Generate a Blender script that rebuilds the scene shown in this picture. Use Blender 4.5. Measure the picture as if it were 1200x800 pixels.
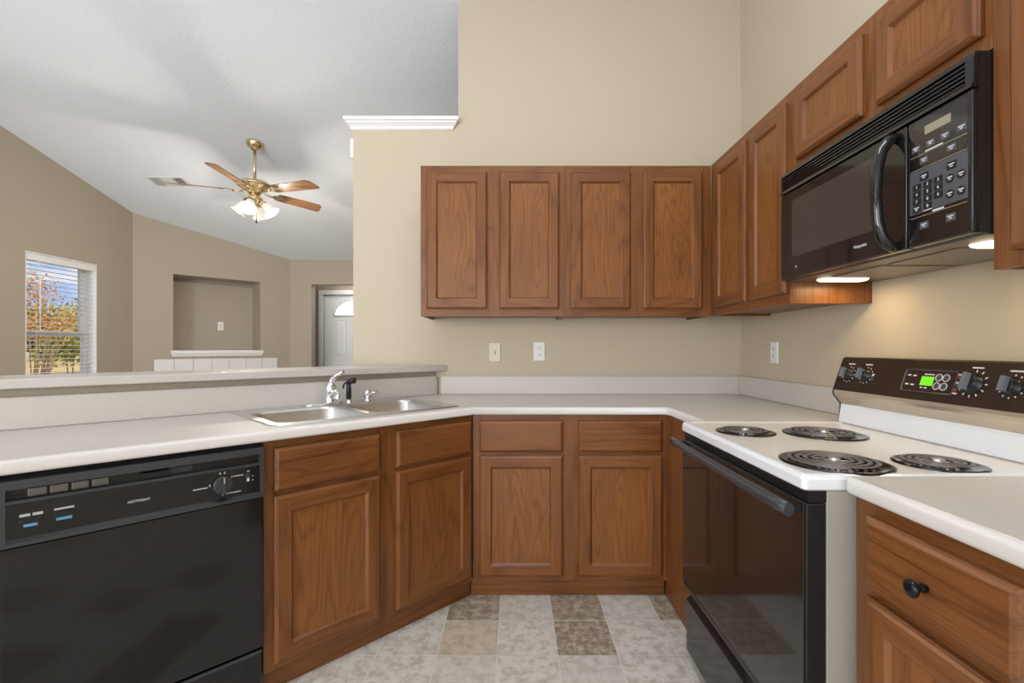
import bpy, bmesh, math, random
from mathutils import Vector, Matrix
from mathutils.geometry import tessellate_polygon
random.seed(7)
S = bpy.context.scene
for o in list(bpy.data.objects): bpy.data.objects.remove(o)
COL = S.collection
PI = math.pi
R = math.radians

# ------------------------------------------------------------ camera, exposure, sky, lights
F, CX, CY, CZ = 552.0, 604.0, 408.0, 1.191          # focal length and principal point in pixels of 1200x800, eye height
cam = bpy.data.objects.new('camera', bpy.data.cameras.new('camera')); COL.objects.link(cam)
cam.location = (0, 0, CZ); cam.rotation_euler = (PI/2, 0, 0)
cam.data.sensor_width = 36; cam.data.lens = 36*F/1200
cam.data.shift_x = -(CX-600)/1200; cam.data.shift_y = (CY-400)/1200
cam.data.clip_start = .02; cam.data.clip_end = 400
S.camera = cam
S.view_settings.view_transform = 'Standard'; S.view_settings.look = 'None'
S.view_settings.exposure = 0.15; S.view_settings.gamma = 1; S.view_settings.use_curve_mapping = False

W = bpy.data.worlds.new('sky'); S.world = W; W.use_nodes = True
nt = W.node_tree; nt.nodes.clear()
o_ = nt.nodes.new('ShaderNodeOutputWorld'); bg = nt.nodes.new('ShaderNodeBackground')
tc = nt.nodes.new('ShaderNodeTexCoord'); mp = nt.nodes.new('ShaderNodeMapping'); mp.inputs['Scale'].default_value = (7, 7, 22)
nz = nt.nodes.new('ShaderNodeTexNoise'); nz.inputs['Scale'].default_value = 1.6; nz.inputs['Detail'].default_value = 7
cr = nt.nodes.new('ShaderNodeValToRGB'); cr.color_ramp.elements[0].position = .44; cr.color_ramp.elements[1].position = .66
cr.color_ramp.elements[0].color = (.40, .57, .9, 1); cr.color_ramp.elements[1].color = (.95, .96, 1, 1)
nt.links.new(tc.outputs['Generated'], mp.inputs[0]); nt.links.new(mp.outputs[0], nz.inputs['Vector'])
nt.links.new(nz.outputs[0], cr.inputs[0]); nt.links.new(cr.outputs[0], bg.inputs[0]); bg.inputs[1].default_value = .9
nt.links.new(bg.outputs[0], o_.inputs[0])

def light(name, kind, loc, energy, color=(1, 1, 1), rot=(0, 0, 0), **kw):
    l = bpy.data.lights.new(name, kind); l.energy = energy; l.color = color
    for k, v in kw.items(): setattr(l, k, v)
    o = bpy.data.objects.new(name, l); COL.objects.link(o); o.location = loc; o.rotation_euler = rot
    return o
light('sun', 'SUN', (0, 0, 10), 4.6, (1, .93, .8), (R(48), 0, R(38)), angle=R(1))
# daylight through the dining-side glass doors behind the camera, then added area fills
DAY = (.965, 1, 1.045)
light('daylight_patio_door', 'AREA', (-.2, -3.3, 1.35), 43, DAY, (R(90), 0, 0), shape='RECTANGLE', size=2.6, size_y=2.1)
light('left_fill', 'AREA', (-4.2, -.6, 1.5), 36, DAY, (R(90), 0, R(-90)), shape='RECTANGLE', size=3.0, size_y=1.6)  # added light with no opening behind it, brightens from the left
light('kitchen_top_fill', 'AREA', (.05, .8, 3.45), 25, DAY, (0, 0, 0), shape='RECTANGLE', size=1.3, size_y=.9)  # unseen area light added overhead to lift the kitchen counters and walls
light('living_rear_fill', 'AREA', (-3.2, -3.3, 1.5), 145, DAY, (R(90), 0, R(8)), shape='RECTANGLE', size=1.6, size_y=1.6)  # added fill before the solid rear wall, brightens the living room
# added spot behind the camera, aimed up to brighten the vault
light('vault_fill', 'SPOT', (-2.3, -.9, 1.0), 54, DAY, (R(128), 0, R(3)), spot_size=R(95), spot_blend=1, shadow_soft_size=.4)

# ------------------------------------------------------------ materials
MATS = {}
def mat(name, color=(.8, .8, .8), rough=.5, metal=0, coat=0, spec=.5, emit=None, estr=0, noise=None, bump=None, trans=0, alpha=1, ior=1.45):
    m = bpy.data.materials.new(name); m.use_nodes = True; MATS[name] = m
    n = m.node_tree.nodes; L = m.node_tree.links; b = n['Principled BSDF']
    b.inputs['Base Color'].default_value = (*color, 1); b.inputs['Roughness'].default_value = rough
    b.inputs['Metallic'].default_value = metal; b.inputs['Coat Weight'].default_value = coat; b.inputs['Coat Roughness'].default_value = .12
    b.inputs['Specular IOR Level'].default_value = spec; b.inputs['Transmission Weight'].default_value = trans; b.inputs['IOR'].default_value = ior
    b.inputs['Alpha'].default_value = alpha
    if emit: b.inputs['Emission Color'].default_value = (*emit, 1); b.inputs['Emission Strength'].default_value = estr
    t = n.new('ShaderNodeTexCoord')
    if noise:                                     # (scale, second colour, detail)
        z = n.new('ShaderNodeTexNoise'); z.inputs['Scale'].default_value = noise[0]; z.inputs['Detail'].default_value = noise[2]; z.inputs['Roughness'].default_value = .72 if noise[2] > 10 else .5
        c = n.new('ShaderNodeValToRGB'); c.color_ramp.elements[0].color = (*color, 1); c.color_ramp.elements[1].color = (*noise[1], 1)
        c.color_ramp.elements[0].position, c.color_ramp.elements[1].position = (.45, .60) if noise[2] > 10 else (.35, .68)
        L.new(t.outputs['Object'], z.inputs['Vector']); L.new(z.outputs[0], c.inputs[0]); L.new(c.outputs[0], b.inputs['Base Color'])
    if bump:                                      # (scale, strength, distance)
        z = n.new('ShaderNodeTexNoise'); z.inputs['Scale'].default_value = bump[0]; z.inputs['Detail'].default_value = 3
        u = n.new('ShaderNodeBump'); u.inputs['Strength'].default_value = bump[1]; u.inputs['Distance'].default_value = bump[2]
        L.new(t.outputs['Object'], z.inputs['Vector']); L.new(z.outputs[0], u.inputs['Height']); L.new(u.outputs[0], b.inputs['Normal'])
    return m

def wood(name, axis, dark, mid, light_, rings=9, rough=.36):
    m = bpy.data.materials.new(name); m.use_nodes = True; MATS[name] = m
    n = m.node_tree.nodes; L = m.node_tree.links; b = n['Principled BSDF']
    t = n.new('ShaderNodeTexCoord'); oi = n.new('ShaderNodeObjectInfo')
    mul = n.new('ShaderNodeVectorMath'); mul.operation = 'SCALE'; mul.inputs[0].default_value = (17, 9, 23)
    L.new(oi.outputs['Random'], mul.inputs['Scale'])
    add = n.new('ShaderNodeVectorMath'); L.new(t.outputs['Object'], add.inputs[0]); L.new(mul.outputs[0], add.inputs[1])
    def stretched(a, b_):
        q = n.new('ShaderNodeMapping'); s = [a, a, a]; s[axis] = b_; q.inputs['Scale'].default_value = s
        L.new(add.outputs[0], q.inputs[0]); return q
    z1 = n.new('ShaderNodeTexNoise'); z1.inputs['Scale'].default_value = 1; z1.inputs['Detail'].default_value = 2.2; z1.inputs['Roughness'].default_value = .4
    L.new(stretched(6.5, .8).outputs[0], z1.inputs['Vector'])
    k = n.new('ShaderNodeMath'); k.operation = 'MULTIPLY'; k.inputs[1].default_value = rings; L.new(z1.outputs[0], k.inputs[0])
    fr = n.new('ShaderNodeMath'); fr.operation = 'PINGPONG'; fr.inputs[1].default_value = .5; L.new(k.outputs[0], fr.inputs[0])
    r1 = n.new('ShaderNodeValToRGB'); e = r1.color_ramp.elements
    e[0].position = 0; e[0].color = (*dark, 1); e[1].position = .5; e[1].color = (*light_, 1)
    e2 = r1.color_ramp.elements.new(.13); e2.color = (*mid, 1)
    L.new(fr.outputs[0], r1.inputs[0])
    z2 = n.new('ShaderNodeTexNoise'); z2.inputs['Scale'].default_value = 1; z2.inputs['Detail'].default_value = 5; z2.inputs['Roughness'].default_value = .62
    L.new(stretched(230, 4.5).outputs[0], z2.inputs['Vector'])
    r2 = n.new('ShaderNodeValToRGB'); r2.color_ramp.elements[0].position = .33; r2.color_ramp.elements[0].color = (.58, .52, .47, 1)
    r2.color_ramp.elements[1].position = .52; r2.color_ramp.elements[1].color = (1, 1, 1, 1); L.new(z2.outputs[0], r2.inputs[0])
    mx = n.new('ShaderNodeMix'); mx.data_type = 'RGBA'; mx.blend_type = 'MULTIPLY'; mx.inputs[0].default_value = .8
    L.new(r1.outputs[0], mx.inputs[6]); L.new(r2.outputs[0], mx.inputs[7])
    z3 = n.new('ShaderNodeTexNoise'); z3.inputs['Scale'].default_value = 2.2; z3.inputs['Detail'].default_value = 2; L.new(add.outputs[0], z3.inputs['Vector'])
    r3 = n.new('ShaderNodeValToRGB'); r3.color_ramp.elements[0].position = .3; r3.color_ramp.elements[0].color = (.86, .84, .83, 1)
    r3.color_ramp.elements[1].position = .7; r3.color_ramp.elements[1].color = (1.1, 1.08, 1.06, 1); L.new(z3.outputs[0], r3.inputs[0])
    m2 = n.new('ShaderNodeMix'); m2.data_type = 'RGBA'; m2.blend_type = 'MULTIPLY'; m2.inputs[0].default_value = 1
    L.new(mx.outputs[2], m2.inputs[6]); L.new(r3.outputs[0], m2.inputs[7])
    L.new(m2.outputs[2], b.inputs['Base Color'])
    b.inputs['Roughness'].default_value = rough; b.inputs['Coat Weight'].default_value = .08; b.inputs['Coat Roughness'].default_value = .25; b.inputs['Specular IOR Level'].default_value = .38
    u = n.new('ShaderNodeBump'); u.inputs['Strength'].default_value = .12; u.inputs['Distance'].default_value = .002
    L.new(z2.outputs[0], u.inputs['Height']); L.new(u.outputs[0], b.inputs['Normal'])
    return m

OAK = ((.140, .049, .0125), (.188, .069, .0185), (.210, .079, .0225))
wood('oak_upright', 2, *OAK); wood('oak_across', 0, *OAK)
wood('oak_panel', 2, (.168, .061, .016), (.222, .083, .020), (.244, .094, .024), rings=24)
wood('fan_blade_wood', 0, (.10, .045, .018), (.22, .11, .045), (.30, .16, .07), rings=8)
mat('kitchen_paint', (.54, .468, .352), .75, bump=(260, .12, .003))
mat('dimmed_wall_paint', (.40, .348, .280), .8, bump=(260, .12, .003))  # same wall paint, its colour darkened to imitate dimmer living-room light
mat('ceiling_paint', (.79, .835, .91), .9, bump=(95, .5, .006))
mat('white_trim', (.83, .83, .82), .4)
mat('door_white', (.74, .76, .78), .4)
mat('laminate', (.575, .54, .50), .28, noise=(160, (.56, .525, .485), 4))
mat('laminate_edge', (.66, .635, .605), .22)
mat('stainless', (.68, .68, .67), .33, 1, bump=(400, .05, .001))
mat('stainless_dark', (.18, .18, .18), .35, 1)
mat('chrome', (.85, .86, .88), .08, 1)
mat('black_plastic', (.012, .012, .013), .35)
mat('black_gloss', (.010, .009, .009), .06, coat=.4)
mat('dishwasher_black', (.008, .008, .009), .10, coat=.15)
mat('oven_glass', (.012, .009, .008), .05, coat=.6)
mat('grey_plastic', (.042, .046, .052), .28)
mat('keypad_grey', (.075, .08, .092), .3)
mat('micro_window', (.05, .042, .038), .14, coat=.3)
mat('display_off', (.30, .27, .19), .3)
mat('display_green', (.1, .5, .02), .4, emit=(.2, .72, .02), estr=.6)
mat('mark_white', (.66, .67, .69), .5)
mat('mark_dim', (.42, .42, .43), .5)
mat('mark_blue', (.12, .32, .5), .5)
mat('mark_red', (.3, .05, .04), .5)
mat('enamel', (.80, .76, .69), .16, coat=.3)
mat('enamel_edge', (.78, .80, .82), .15, coat=.3)
mat('range_side', (.37, .345, .30), .35)
mat('backguard_brown', (.030, .020, .015), .22, coat=.3)
mat('backguard_band', (.60, .53, .45), .22, .7)
mat('drip_pan', (.05, .045, .042), .12, 1)
mat('coil', (.17, .16, .16), .36, .5)
mat('brass', (.80, .66, .42), .18, 1)
mat('frosted_shade', (.62, .60, .57), .5, emit=(1, .93, .80), estr=.45)
mat('lamp_lens', (.95, .85, .65), .4, emit=(1, .86, .6), estr=2.2)
mat('hood_filter', (.30, .28, .25), .4, .8, bump=(300, .6, .004))
mat('hood_bottom', (.17, .14, .12), .35, .3)
mat('ivory_plate', (.72, .66, .52), .4)
mat('white_plate', (.80, .79, .76), .4)
mat('socket_dark', (.05, .045, .04), .5)
mat('knob_grey', (.15, .165, .19), .22)
mat('knob_bronze', (.012, .012, .016), .16, .4)
mat('vent_white', (.68, .68, .68), .5)
mat('vent_dark', (.07, .07, .07), .7)
mat('blind_white', (.80, .81, .83), .45)
mat('tile_white', (.74, .735, .74), .2)
mat('tile_grout', (.42, .41, .40), .8)
mat('firebox', (.02, .018, .016), .8)
mat('pane_glass', (1, 1, 1), .0, trans=1, ior=1.02)
mat('lite_glass', (.8, .86, .95), .25, emit=(.72, .83, 1), estr=.75)
mat('grout', (.72, .70, .65), .7)
mat('tile_light', (.69, .66, .60), .33, noise=(20, (.47, .435, .375), 12), bump=(30, .06, .003))
mat('tile_grey', (.65, .62, .565), .33, noise=(22, (.49, .46, .405), 12), bump=(30, .06, .003))
mat('tile_tan', (.60, .52, .41), .33, noise=(24, (.45, .385, .30), 12), bump=(30, .06, .003))
mat('tile_brown', (.27, .22, .16), .33, noise=(26, (.52, .46, .37), 12), bump=(30, .06, .003))
mat('lawn_grass', (.40, .27, .09), .9, noise=(.7, (.55, .40, .15), 8))
mat('bark', (.20, .13, .075), .9)
mat('leaf_orange', (.38, .17, .05), .8, noise=(3, (.50, .28, .08), 4))
mat('leaf_green', (.22, .24, .05), .8, noise=(2, (.36, .32, .07), 4))
mat('leaf_dark', (.06, .085, .03), .8, noise=(2, (.12, .13, .05), 4))

# ------------------------------------------------------------ mesh helpers
class MB:
    def __init__(s): s.v = []; s.f = []; s.m = []; s.names = []; s.smooth = []
    def mi(s, name):
        if name not in s.names: s.names.append(name)
        return s.names.index(name)
    def add(s, vs, fs, m, smooth=False):
        b = len(s.v); s.v += [tuple(p) for p in vs]; k = s.mi(m)
        for f in fs: s.f.append([b+i for i in f]); s.m.append(k); s.smooth.append(smooth)
        return s
    def box(s, x0, x1, y0, y1, z0, z1, m, M=None, skip=()):
        vs = [Vector(p) for p in ((x0,y0,z0),(x1,y0,z0),(x1,y1,z0),(x0,y1,z0),(x0,y0,z1),(x1,y0,z1),(x1,y1,z1),(x0,y1,z1))]
        if M: vs = [M @ p for p in vs]
        fs = {'b':(3,2,1,0),'t':(4,5,6,7),'f':(0,1,5,4),'r':(1,2,6,5),'k':(2,3,7,6),'l':(3,0,4,7)}
        return s.add(vs, [f for k, f in fs.items() if k not in skip], m)
    def lathe(s, prof, m, M=None, n=24, cap0=True, cap1=True):      # profile of (radius, height) about local Z
        vs = []; fs = []
        for r, z in prof:
            for i in range(n): a = 2*PI*i/n; vs.append(Vector((r*math.cos(a), r*math.sin(a), z)))
        k = len(prof)
        for j in range(k-1):
            for i in range(n): i2 = (i+1) % n; fs.append((j*n+i, j*n+i2, (j+1)*n+i2, (j+1)*n+i))
        if M: vs = [M @ p for p in vs]
        s.add(vs, fs, m, True)
        if cap0: s.add(vs[:n], [tuple(range(n-1, -1, -1))], m)
        if cap1: s.add(vs[-n:], [tuple(range(n))], m)
        return s
    def tube(s, pts, r, m, n=10, M=None, closed=False, sx=1, sy=1):
        pts = [Vector(p) for p in pts]; N = len(pts); rs = r if isinstance(r, (list, tuple)) else [r]*N
        ref = None; vs = []
        for i, p in enumerate(pts):
            a = pts[i-1] if (i or closed) else p; b = pts[(i+1) % N] if (i < N-1 or closed) else p
            t = (b-a).normalized()
            if ref is None: ref = Vector((0, 0, 1)) if abs(t.z) < .9 else Vector((1, 0, 0))
            u = (ref - t*ref.dot(t)).normalized(); w = t.cross(u); ref = u
            for k in range(n): q = 2*PI*k/n; vs.append(p + u*(rs[i]*sx*math.cos(q)) + w*(rs[i]*sy*math.sin(q)))
        fs = []
        for j in range(N if closed else N-1):
            j2 = (j+1) % N
            for k in range(n): k2 = (k+1) % n; fs.append((j*n+k, j*n+k2, j2*n+k2, j2*n+k))
        if M: vs = [M @ p for p in vs]
        s.add(vs, fs, m, True)
        if not closed: s.add(vs[:n], [tuple(range(n-1, -1, -1))], m); s.add(vs[-n:], [tuple(range(n))], m)
        return s
    def loft(s, loops, m, cap0=False, cap1=False, smooth=False, M=None):
        n = len(loops[0]); vs = [Vector(p) for l in loops for p in l]; fs = []
        if M: vs = [M @ p for p in vs]
        for j in range(len(loops)-1):
            for i in range(n): i2 = (i+1) % n; fs.append((j*n+i, j*n+i2, (j+1)*n+i2, (j+1)*n+i))
        s.add(vs, fs, m, smooth)
        if cap0: s.add(vs[:n], [tuple(range(n-1, -1, -1))], m)
        if cap1: s.add(vs[-n:], [tuple(range(n))], m)
        return s
    def prism(s, prof, x0, x1, mats, caps=None):                   # (y, z) outline swept along x; one material per side
        n = len(prof)
        vs = [(x0, y, z) for y, z in prof] + [(x1, y, z) for y, z in prof]
        for i in range(n):
            i2 = (i+1) % n; s.add([vs[i], vs[i2], vs[n+i2], vs[n+i]], [(0, 1, 2, 3)], mats[i] if isinstance(mats, (list, tuple)) else mats)
        c = caps or (mats if isinstance(mats, str) else mats[0])
        s.add(vs[:n], [tuple(range(n))], c); s.add(vs[n:], [tuple(range(n-1, -1, -1))], c)
        return s
    def obj(s, name, parent=None, loc=(0, 0, 0), rot=(0, 0, 0), bevel=0, seg=2, fix=True):
        me = bpy.data.meshes.new(name); me.from_pydata(s.v, [], s.f)
        for nm in s.names: me.materials.append(MATS[nm])
        for p, k, sm in zip(me.polygons, s.m, s.smooth): p.material_index = k; p.use_smooth = sm
        if fix:
            b = bmesh.new(); b.from_mesh(me); bmesh.ops.remove_doubles(b, verts=b.verts, dist=1e-5)
            bmesh.ops.recalc_face_normals(b, faces=b.faces); b.to_mesh(me); b.free()
        me.update()
        o = bpy.data.objects.new(name, me); COL.objects.link(o); o.location = loc; o.rotation_euler = rot
        if parent: o.parent = parent
        if bevel:
            md = o.modifiers.new('bevel', 'BEVEL'); md.width = bevel; md.segments = seg; md.limit_method = 'ANGLE'; md.angle_limit = R(40)
        return o

def tag(o, label, cat=None, group=None):
    o['label'] = label
    if cat: o['category'] = cat
    if group: o['group'] = group
    return o
def thing(name, label, cat, loc=(0, 0, 0), rz=0, group=None):
    o = bpy.data.objects.new(name, None); COL.objects.link(o); o.location = loc; o.rotation_euler = (0, 0, rz); o.empty_display_size = .1
    return tag(o, label, cat, group)
def struct(o):
    o['kind'] = 'structure'; return o
def rrect(x0, x1, y0, y1, r, z, n=5):
    pts = []
    for cx_, cy_, a0 in ((x1-r, y1-r, 0), (x0+r, y1-r, 90), (x0+r, y0+r, 180), (x1-r, y0+r, 270)):
        for i in range(n+1): a = R(a0+90*i/n); pts.append((cx_+r*math.cos(a), cy_+r*math.sin(a), z))
    return pts
def text(s, size, M, m, name, parent, depth=.0004):
    cu = bpy.data.curves.new('t', 'FONT'); cu.body = s; cu.size = size; cu.align_x = 'CENTER'; cu.align_y = 'CENTER'; cu.extrude = depth
    to = bpy.data.objects.new('t', cu); COL.objects.link(to)
    dg = bpy.context.evaluated_depsgraph_get(); me = bpy.data.meshes.new_from_object(to.evaluated_get(dg))
    bpy.data.objects.remove(to); me.transform(M); me.materials.clear(); me.materials.append(MATS[m])
    o = bpy.data.objects.new(name, me); COL.objects.link(o); o.parent = parent
    return o
FACE = Matrix(((1, 0, 0, 0), (0, 0, -1, 0), (0, 1, 0, 0), (0, 0, 0, 1)))   # lays XY artwork onto a front that looks along -Y

# ------------------------------------------------------------ key positions
YB, XR = 2.852, 1.364                       # kitchen back wall, right wall
XL, YE = -4.394, 6.63                       # living-room left wall, entry wall
C = Vector((-.2045, 2.245))                 # inside corner of the base-cabinet faces
Q = math.sqrt(.5)
def PW(u, v): return (C.x - Q*(u+v), C.y - Q*(u-v))      # peninsula frame: u runs left along it, v away from the kitchen
def ceil_z(y): return 2.44 + .25*(YE-y) if y > 1.2 else 2.44 + .25*(YE-1.2) - .25*(1.2-y)
ZC = .914

# ------------------------------------------------------------ room shell
T = .235; gx, gy = -.071, 2.063
known = {(-1,0):'tile_brown',(0,0):'tile_brown'}
b = MB(); b.box(-4.6, 1.5, -3.6, 7.6, -.05, -.0012, 'grout')
pattern = {(-1,0):'tile_brown',(0,0):'tile_grey',(1,0):'tile_brown',(2,0):'tile_grey',(3,0):'tile_brown',(-2,0):'tile_light',
           (-2,-1):'tile_light',(-1,-1):'tile_tan',(0,-1):'tile_light',(1,-1):'tile_brown',(2,-1):'tile_light',(3,-1):'tile_light',
           (-3,-2):'tile_light',(-2,-2):'tile_light',(-1,-2):'tile_grey',(0,-2):'tile_light',(1,-2):'tile_grey',(2,-2):'tile_light',(3,-2):'tile_light'}
rt = random.Random(5)
for i in range(-19, 7):
    for j in range(-24, 24):
        x0, y0 = gx+i*T, gy+j*T
        if x0+T > 1.5: continue
        k = pattern.get((i, j)) or rt.choices(['tile_light','tile_grey','tile_tan','tile_brown'], [6, 2.5, 1, 1.3])[0]
        g = .0022
        b.add([(x0+g,y0+g,0),(x0+T-g,y0+g,0),(x0+T-g,y0+T-g,0),(x0+g,y0+T-g,0)], [(0,1,2,3)], k)
struct(b.obj('floor'))

def ywall(name, x0, x1, y0, y1, m, zt, z0=0):              # upright slab reaching the sloped ceiling or a fixed top
    b = MB(); t0, t1 = (zt, zt) if zt else (ceil_z(y0)+.02, ceil_z(y1)+.02)
    vs = [(x0,y0,z0),(x1,y0,z0),(x1,y1,z0),(x0,y1,z0),(x0,y0,t0),(x1,y0,t0),(x1,y1,t1),(x0,y1,t1)]
    b.add(vs, [(3,2,1,0),(4,5,6,7),(0,1,5,4),(1,2,6,5),(2,3,7,6),(3,0,4,7)], m)
    return struct(b.obj(name))
ywall('wall_back', -.346, XR, YB, YB+.12, 'kitchen_paint', None)
ywall('wall_pantry', -.982, -.346, YB, 4.3, 'kitchen_paint', 2.548)
b = MB()                                                    # right wall follows the two ceiling slopes
for y0, y1 in ((-3.5, 1.2), (1.2, YE+.3)):
    b.add([(XR,y0,0),(XR,y1,0),(XR,y1,ceil_z(y1)+.02),(XR,y0,ceil_z(y0)+.02)], [(0,1,2,3)], 'kitchen_paint')
    b.add([(XR+.12,y0,0),(XR+.12,y1,0),(XR+.12,y1,ceil_z(y1)+.02),(XR+.12,y0,ceil_z(y0)+.02)], [(3,2,1,0)], 'kitchen_paint')
struct(b.obj('wall_right', fix=False))
ywall('wall_rear', XL-.16, XR+.12, -3.62, -3.5, 'kitchen_paint', 2.75)
# left wall with a window opening
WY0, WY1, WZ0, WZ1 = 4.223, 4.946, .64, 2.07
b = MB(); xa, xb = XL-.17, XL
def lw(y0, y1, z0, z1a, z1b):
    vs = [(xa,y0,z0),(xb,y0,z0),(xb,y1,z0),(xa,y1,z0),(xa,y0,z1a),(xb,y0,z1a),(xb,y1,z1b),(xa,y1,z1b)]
    b.add(vs, [(3,2,1,0),(4,5,6,7),(0,1,5,4),(1,2,6,5),(2,3,7,6),(3,0,4,7)], 'dimmed_wall_paint')
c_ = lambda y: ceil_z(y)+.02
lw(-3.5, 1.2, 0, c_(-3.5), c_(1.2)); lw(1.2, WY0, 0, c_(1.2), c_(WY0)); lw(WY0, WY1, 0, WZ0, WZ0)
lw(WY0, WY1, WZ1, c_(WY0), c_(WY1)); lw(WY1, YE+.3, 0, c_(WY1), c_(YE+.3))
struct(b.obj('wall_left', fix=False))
# angled fireplace wall with a recess: local x runs along the wall from the entry corner, local y into the wall
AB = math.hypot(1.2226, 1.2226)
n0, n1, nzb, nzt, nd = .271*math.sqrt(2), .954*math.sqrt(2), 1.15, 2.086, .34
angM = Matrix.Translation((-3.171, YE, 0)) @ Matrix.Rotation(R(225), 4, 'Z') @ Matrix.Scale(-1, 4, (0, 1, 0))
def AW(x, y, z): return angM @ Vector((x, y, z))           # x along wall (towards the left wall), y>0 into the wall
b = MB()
def aq(p): b.add([AW(*q) for q in p], [(0, 1, 2, 3)], 'dimmed_wall_paint')
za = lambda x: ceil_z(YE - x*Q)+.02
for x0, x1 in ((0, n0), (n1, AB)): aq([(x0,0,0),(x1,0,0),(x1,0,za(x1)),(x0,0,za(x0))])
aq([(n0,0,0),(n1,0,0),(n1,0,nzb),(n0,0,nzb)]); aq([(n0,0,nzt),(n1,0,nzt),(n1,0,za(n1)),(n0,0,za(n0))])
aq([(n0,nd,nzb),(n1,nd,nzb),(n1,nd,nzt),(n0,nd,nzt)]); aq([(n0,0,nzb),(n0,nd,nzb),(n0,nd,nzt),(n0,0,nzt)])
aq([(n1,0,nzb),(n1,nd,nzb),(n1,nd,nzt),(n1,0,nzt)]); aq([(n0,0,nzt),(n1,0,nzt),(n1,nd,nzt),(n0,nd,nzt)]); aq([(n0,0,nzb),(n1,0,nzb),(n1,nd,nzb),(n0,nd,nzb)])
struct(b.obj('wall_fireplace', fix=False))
# entry wall with a cased-less opening, and the foyer behind it
OX, OZ, DY = -2.871, 2.09, 7.35
b = MB(); b.box(-3.171-.3, OX, YE, YE+.12, 0, 2.46, 'dimmed_wall_paint'); b.box(OX, -1.6, YE, YE+.12, OZ, 2.46, 'dimmed_wall_paint')
b.box(-1.6, XR+.12, YE, YE+.12, 0, 2.46, 'dimmed_wall_paint')
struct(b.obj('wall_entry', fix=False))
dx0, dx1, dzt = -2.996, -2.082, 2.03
b = MB(); b.box(-3.5, dx0, DY, DY+.12, 0, 2.46, 'dimmed_wall_paint'); b.box(dx1, -1.2, DY, DY+.12, 0, 2.46, 'dimmed_wall_paint'); b.box(dx0, dx1, DY, DY+.12, dzt, 2.46, 'dimmed_wall_paint')
b.box(-3.5, -3.4, YE+.12, DY, 0, 2.46, 'dimmed_wall_paint'); b.box(-1.3, -1.2, YE+.12, DY, 0, 2.46, 'dimmed_wall_paint')
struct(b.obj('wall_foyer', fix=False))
b = MB()                                                    # vaulted ceiling, two slopes, plus the foyer's flat lid
for y0, y1 in ((-3.6, 1.2), (1.2, YE+.12)):
    b.add([(XL-.2,y0,ceil_z(y0)),(XR+.15,y0,ceil_z(y0)),(XR+.15,y1,ceil_z(y1)),(XL-.2,y1,ceil_z(y1)),
           (XL-.2,y0,ceil_z(y0)+.15),(XR+.15,y0,ceil_z(y0)+.15),(XR+.15,y1,ceil_z(y1)+.15),(XL-.2,y1,ceil_z(y1)+.15)],
          [(0,1,2,3),(7,6,5,4),(0,4,5,1),(2,6,7,3),(1,5,6,2),(3,7,4,0)], 'ceiling_paint')
b.box(-3.6, 1.5, YE+.12, DY+.2, 2.445, 2.55, 'ceiling_paint')
struct(b.obj('ceiling', fix=False))
# white crown cap on the pantry wall end, returned round both ends
def crown(x0, x1, y, prof, back):
    b = MB(); loops = []
    for o, z in prof: loops.append([(x0-o, back, z), (x0-o, y-o, z), (x1+o, y-o, z), (x1+o, back, z)])
    b.loft(loops, 'white_trim', True, True); return b
o = crown(-.982, -.386, YB-.001, [(.001, 2.508), (.012, 2.515), (.016, 2.528), (.034, 2.545), (.036, 2.552), (.046, 2.556), (.046, 2.575), (.0, 2.575)], YB+.001).obj('trim_1'); struct(o)
b = MB(); b.box(-1.010, -.9825, YB+.02, YB+.16, 2.355, 2.475, 'white_trim')
o = b.obj('door_chime', bevel=.008); tag(o, 'small white chime box on the left end of the pantry wall, below the crown moulding', 'door chime')
# ------------------------------------------------------------ front door in the foyer
D = thing('door_1', 'white front door with a fan-shaped window, seen through the far opening', 'door', (dx0, DY, 0)); D['kind'] = 'structure'
w = dx1-dx0
b = MB(); b.box(.004, w-.004, .03, .075, .01, dzt-.005, 'door_white'); b.obj('door_slab', D)
def raised(x0, x1, z0, z1):
    b = MB()
    for k, (i, y) in enumerate(((0, .03), (.012, .022), (.03, .028), (.045, .02))): pass
    L_ = [[(x0+i, y, z0+i), (x1-i, y, z0+i), (x1-i, y, z1-i), (x0+i, y, z1-i)] for i, y in ((0, .0305), (.006, .021), (.02, .029), (.05, .022))]
    b.loft(L_, 'door_white', False, True); b.obj('door_panel', D)
for x0, x1 in ((.155, .352), (w-.352, w-.155)): raised(x0, x1, 1.06, 1.64); raised(x0, x1, .2, .95)
b = MB(); cx_, cz_, rx, rz = w/2, 1.70, .30, .245
arc = [(cx_+rx*math.cos(R(a)), .027, cz_+rz*math.sin(R(a))) for a in range(0, 181, 12)]
b.add(arc, [tuple(range(len(arc)))], 'lite_glass'); b.obj('fan_lite', D)
b = MB(); b.tube([(x, .027, z) for x, y, z in arc]+[(cx_-rx, .027, cz_), (cx_+rx, .027, cz_)], .012, 'door_white', 6)
b.tube([(cx_+.1*math.cos(R(a)), .025, cz_+.09*math.sin(R(a))) for a in range(0, 181, 15)], .006, 'door_white', 5)
for a in (45, 90, 135): b.tube([(cx_+.1*math.cos(R(a)), .025, cz_+.09*math.sin(R(a))), (cx_+rx*math.cos(R(a)), .025, cz_+rz*math.sin(R(a)))], .006, 'door_white', 5)
b.obj('lite_frame', D)
for z in (1.82, 1.12, .3):
    b = MB(); b.tube([(-.002, .026, z-.05), (-.002, .026, z+.05)], .008, 'stainless', 8); b.box(-.004, .02, .024, .03, z-.045, z+.045, 'stainless'); b.obj('hinge', D)
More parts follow.
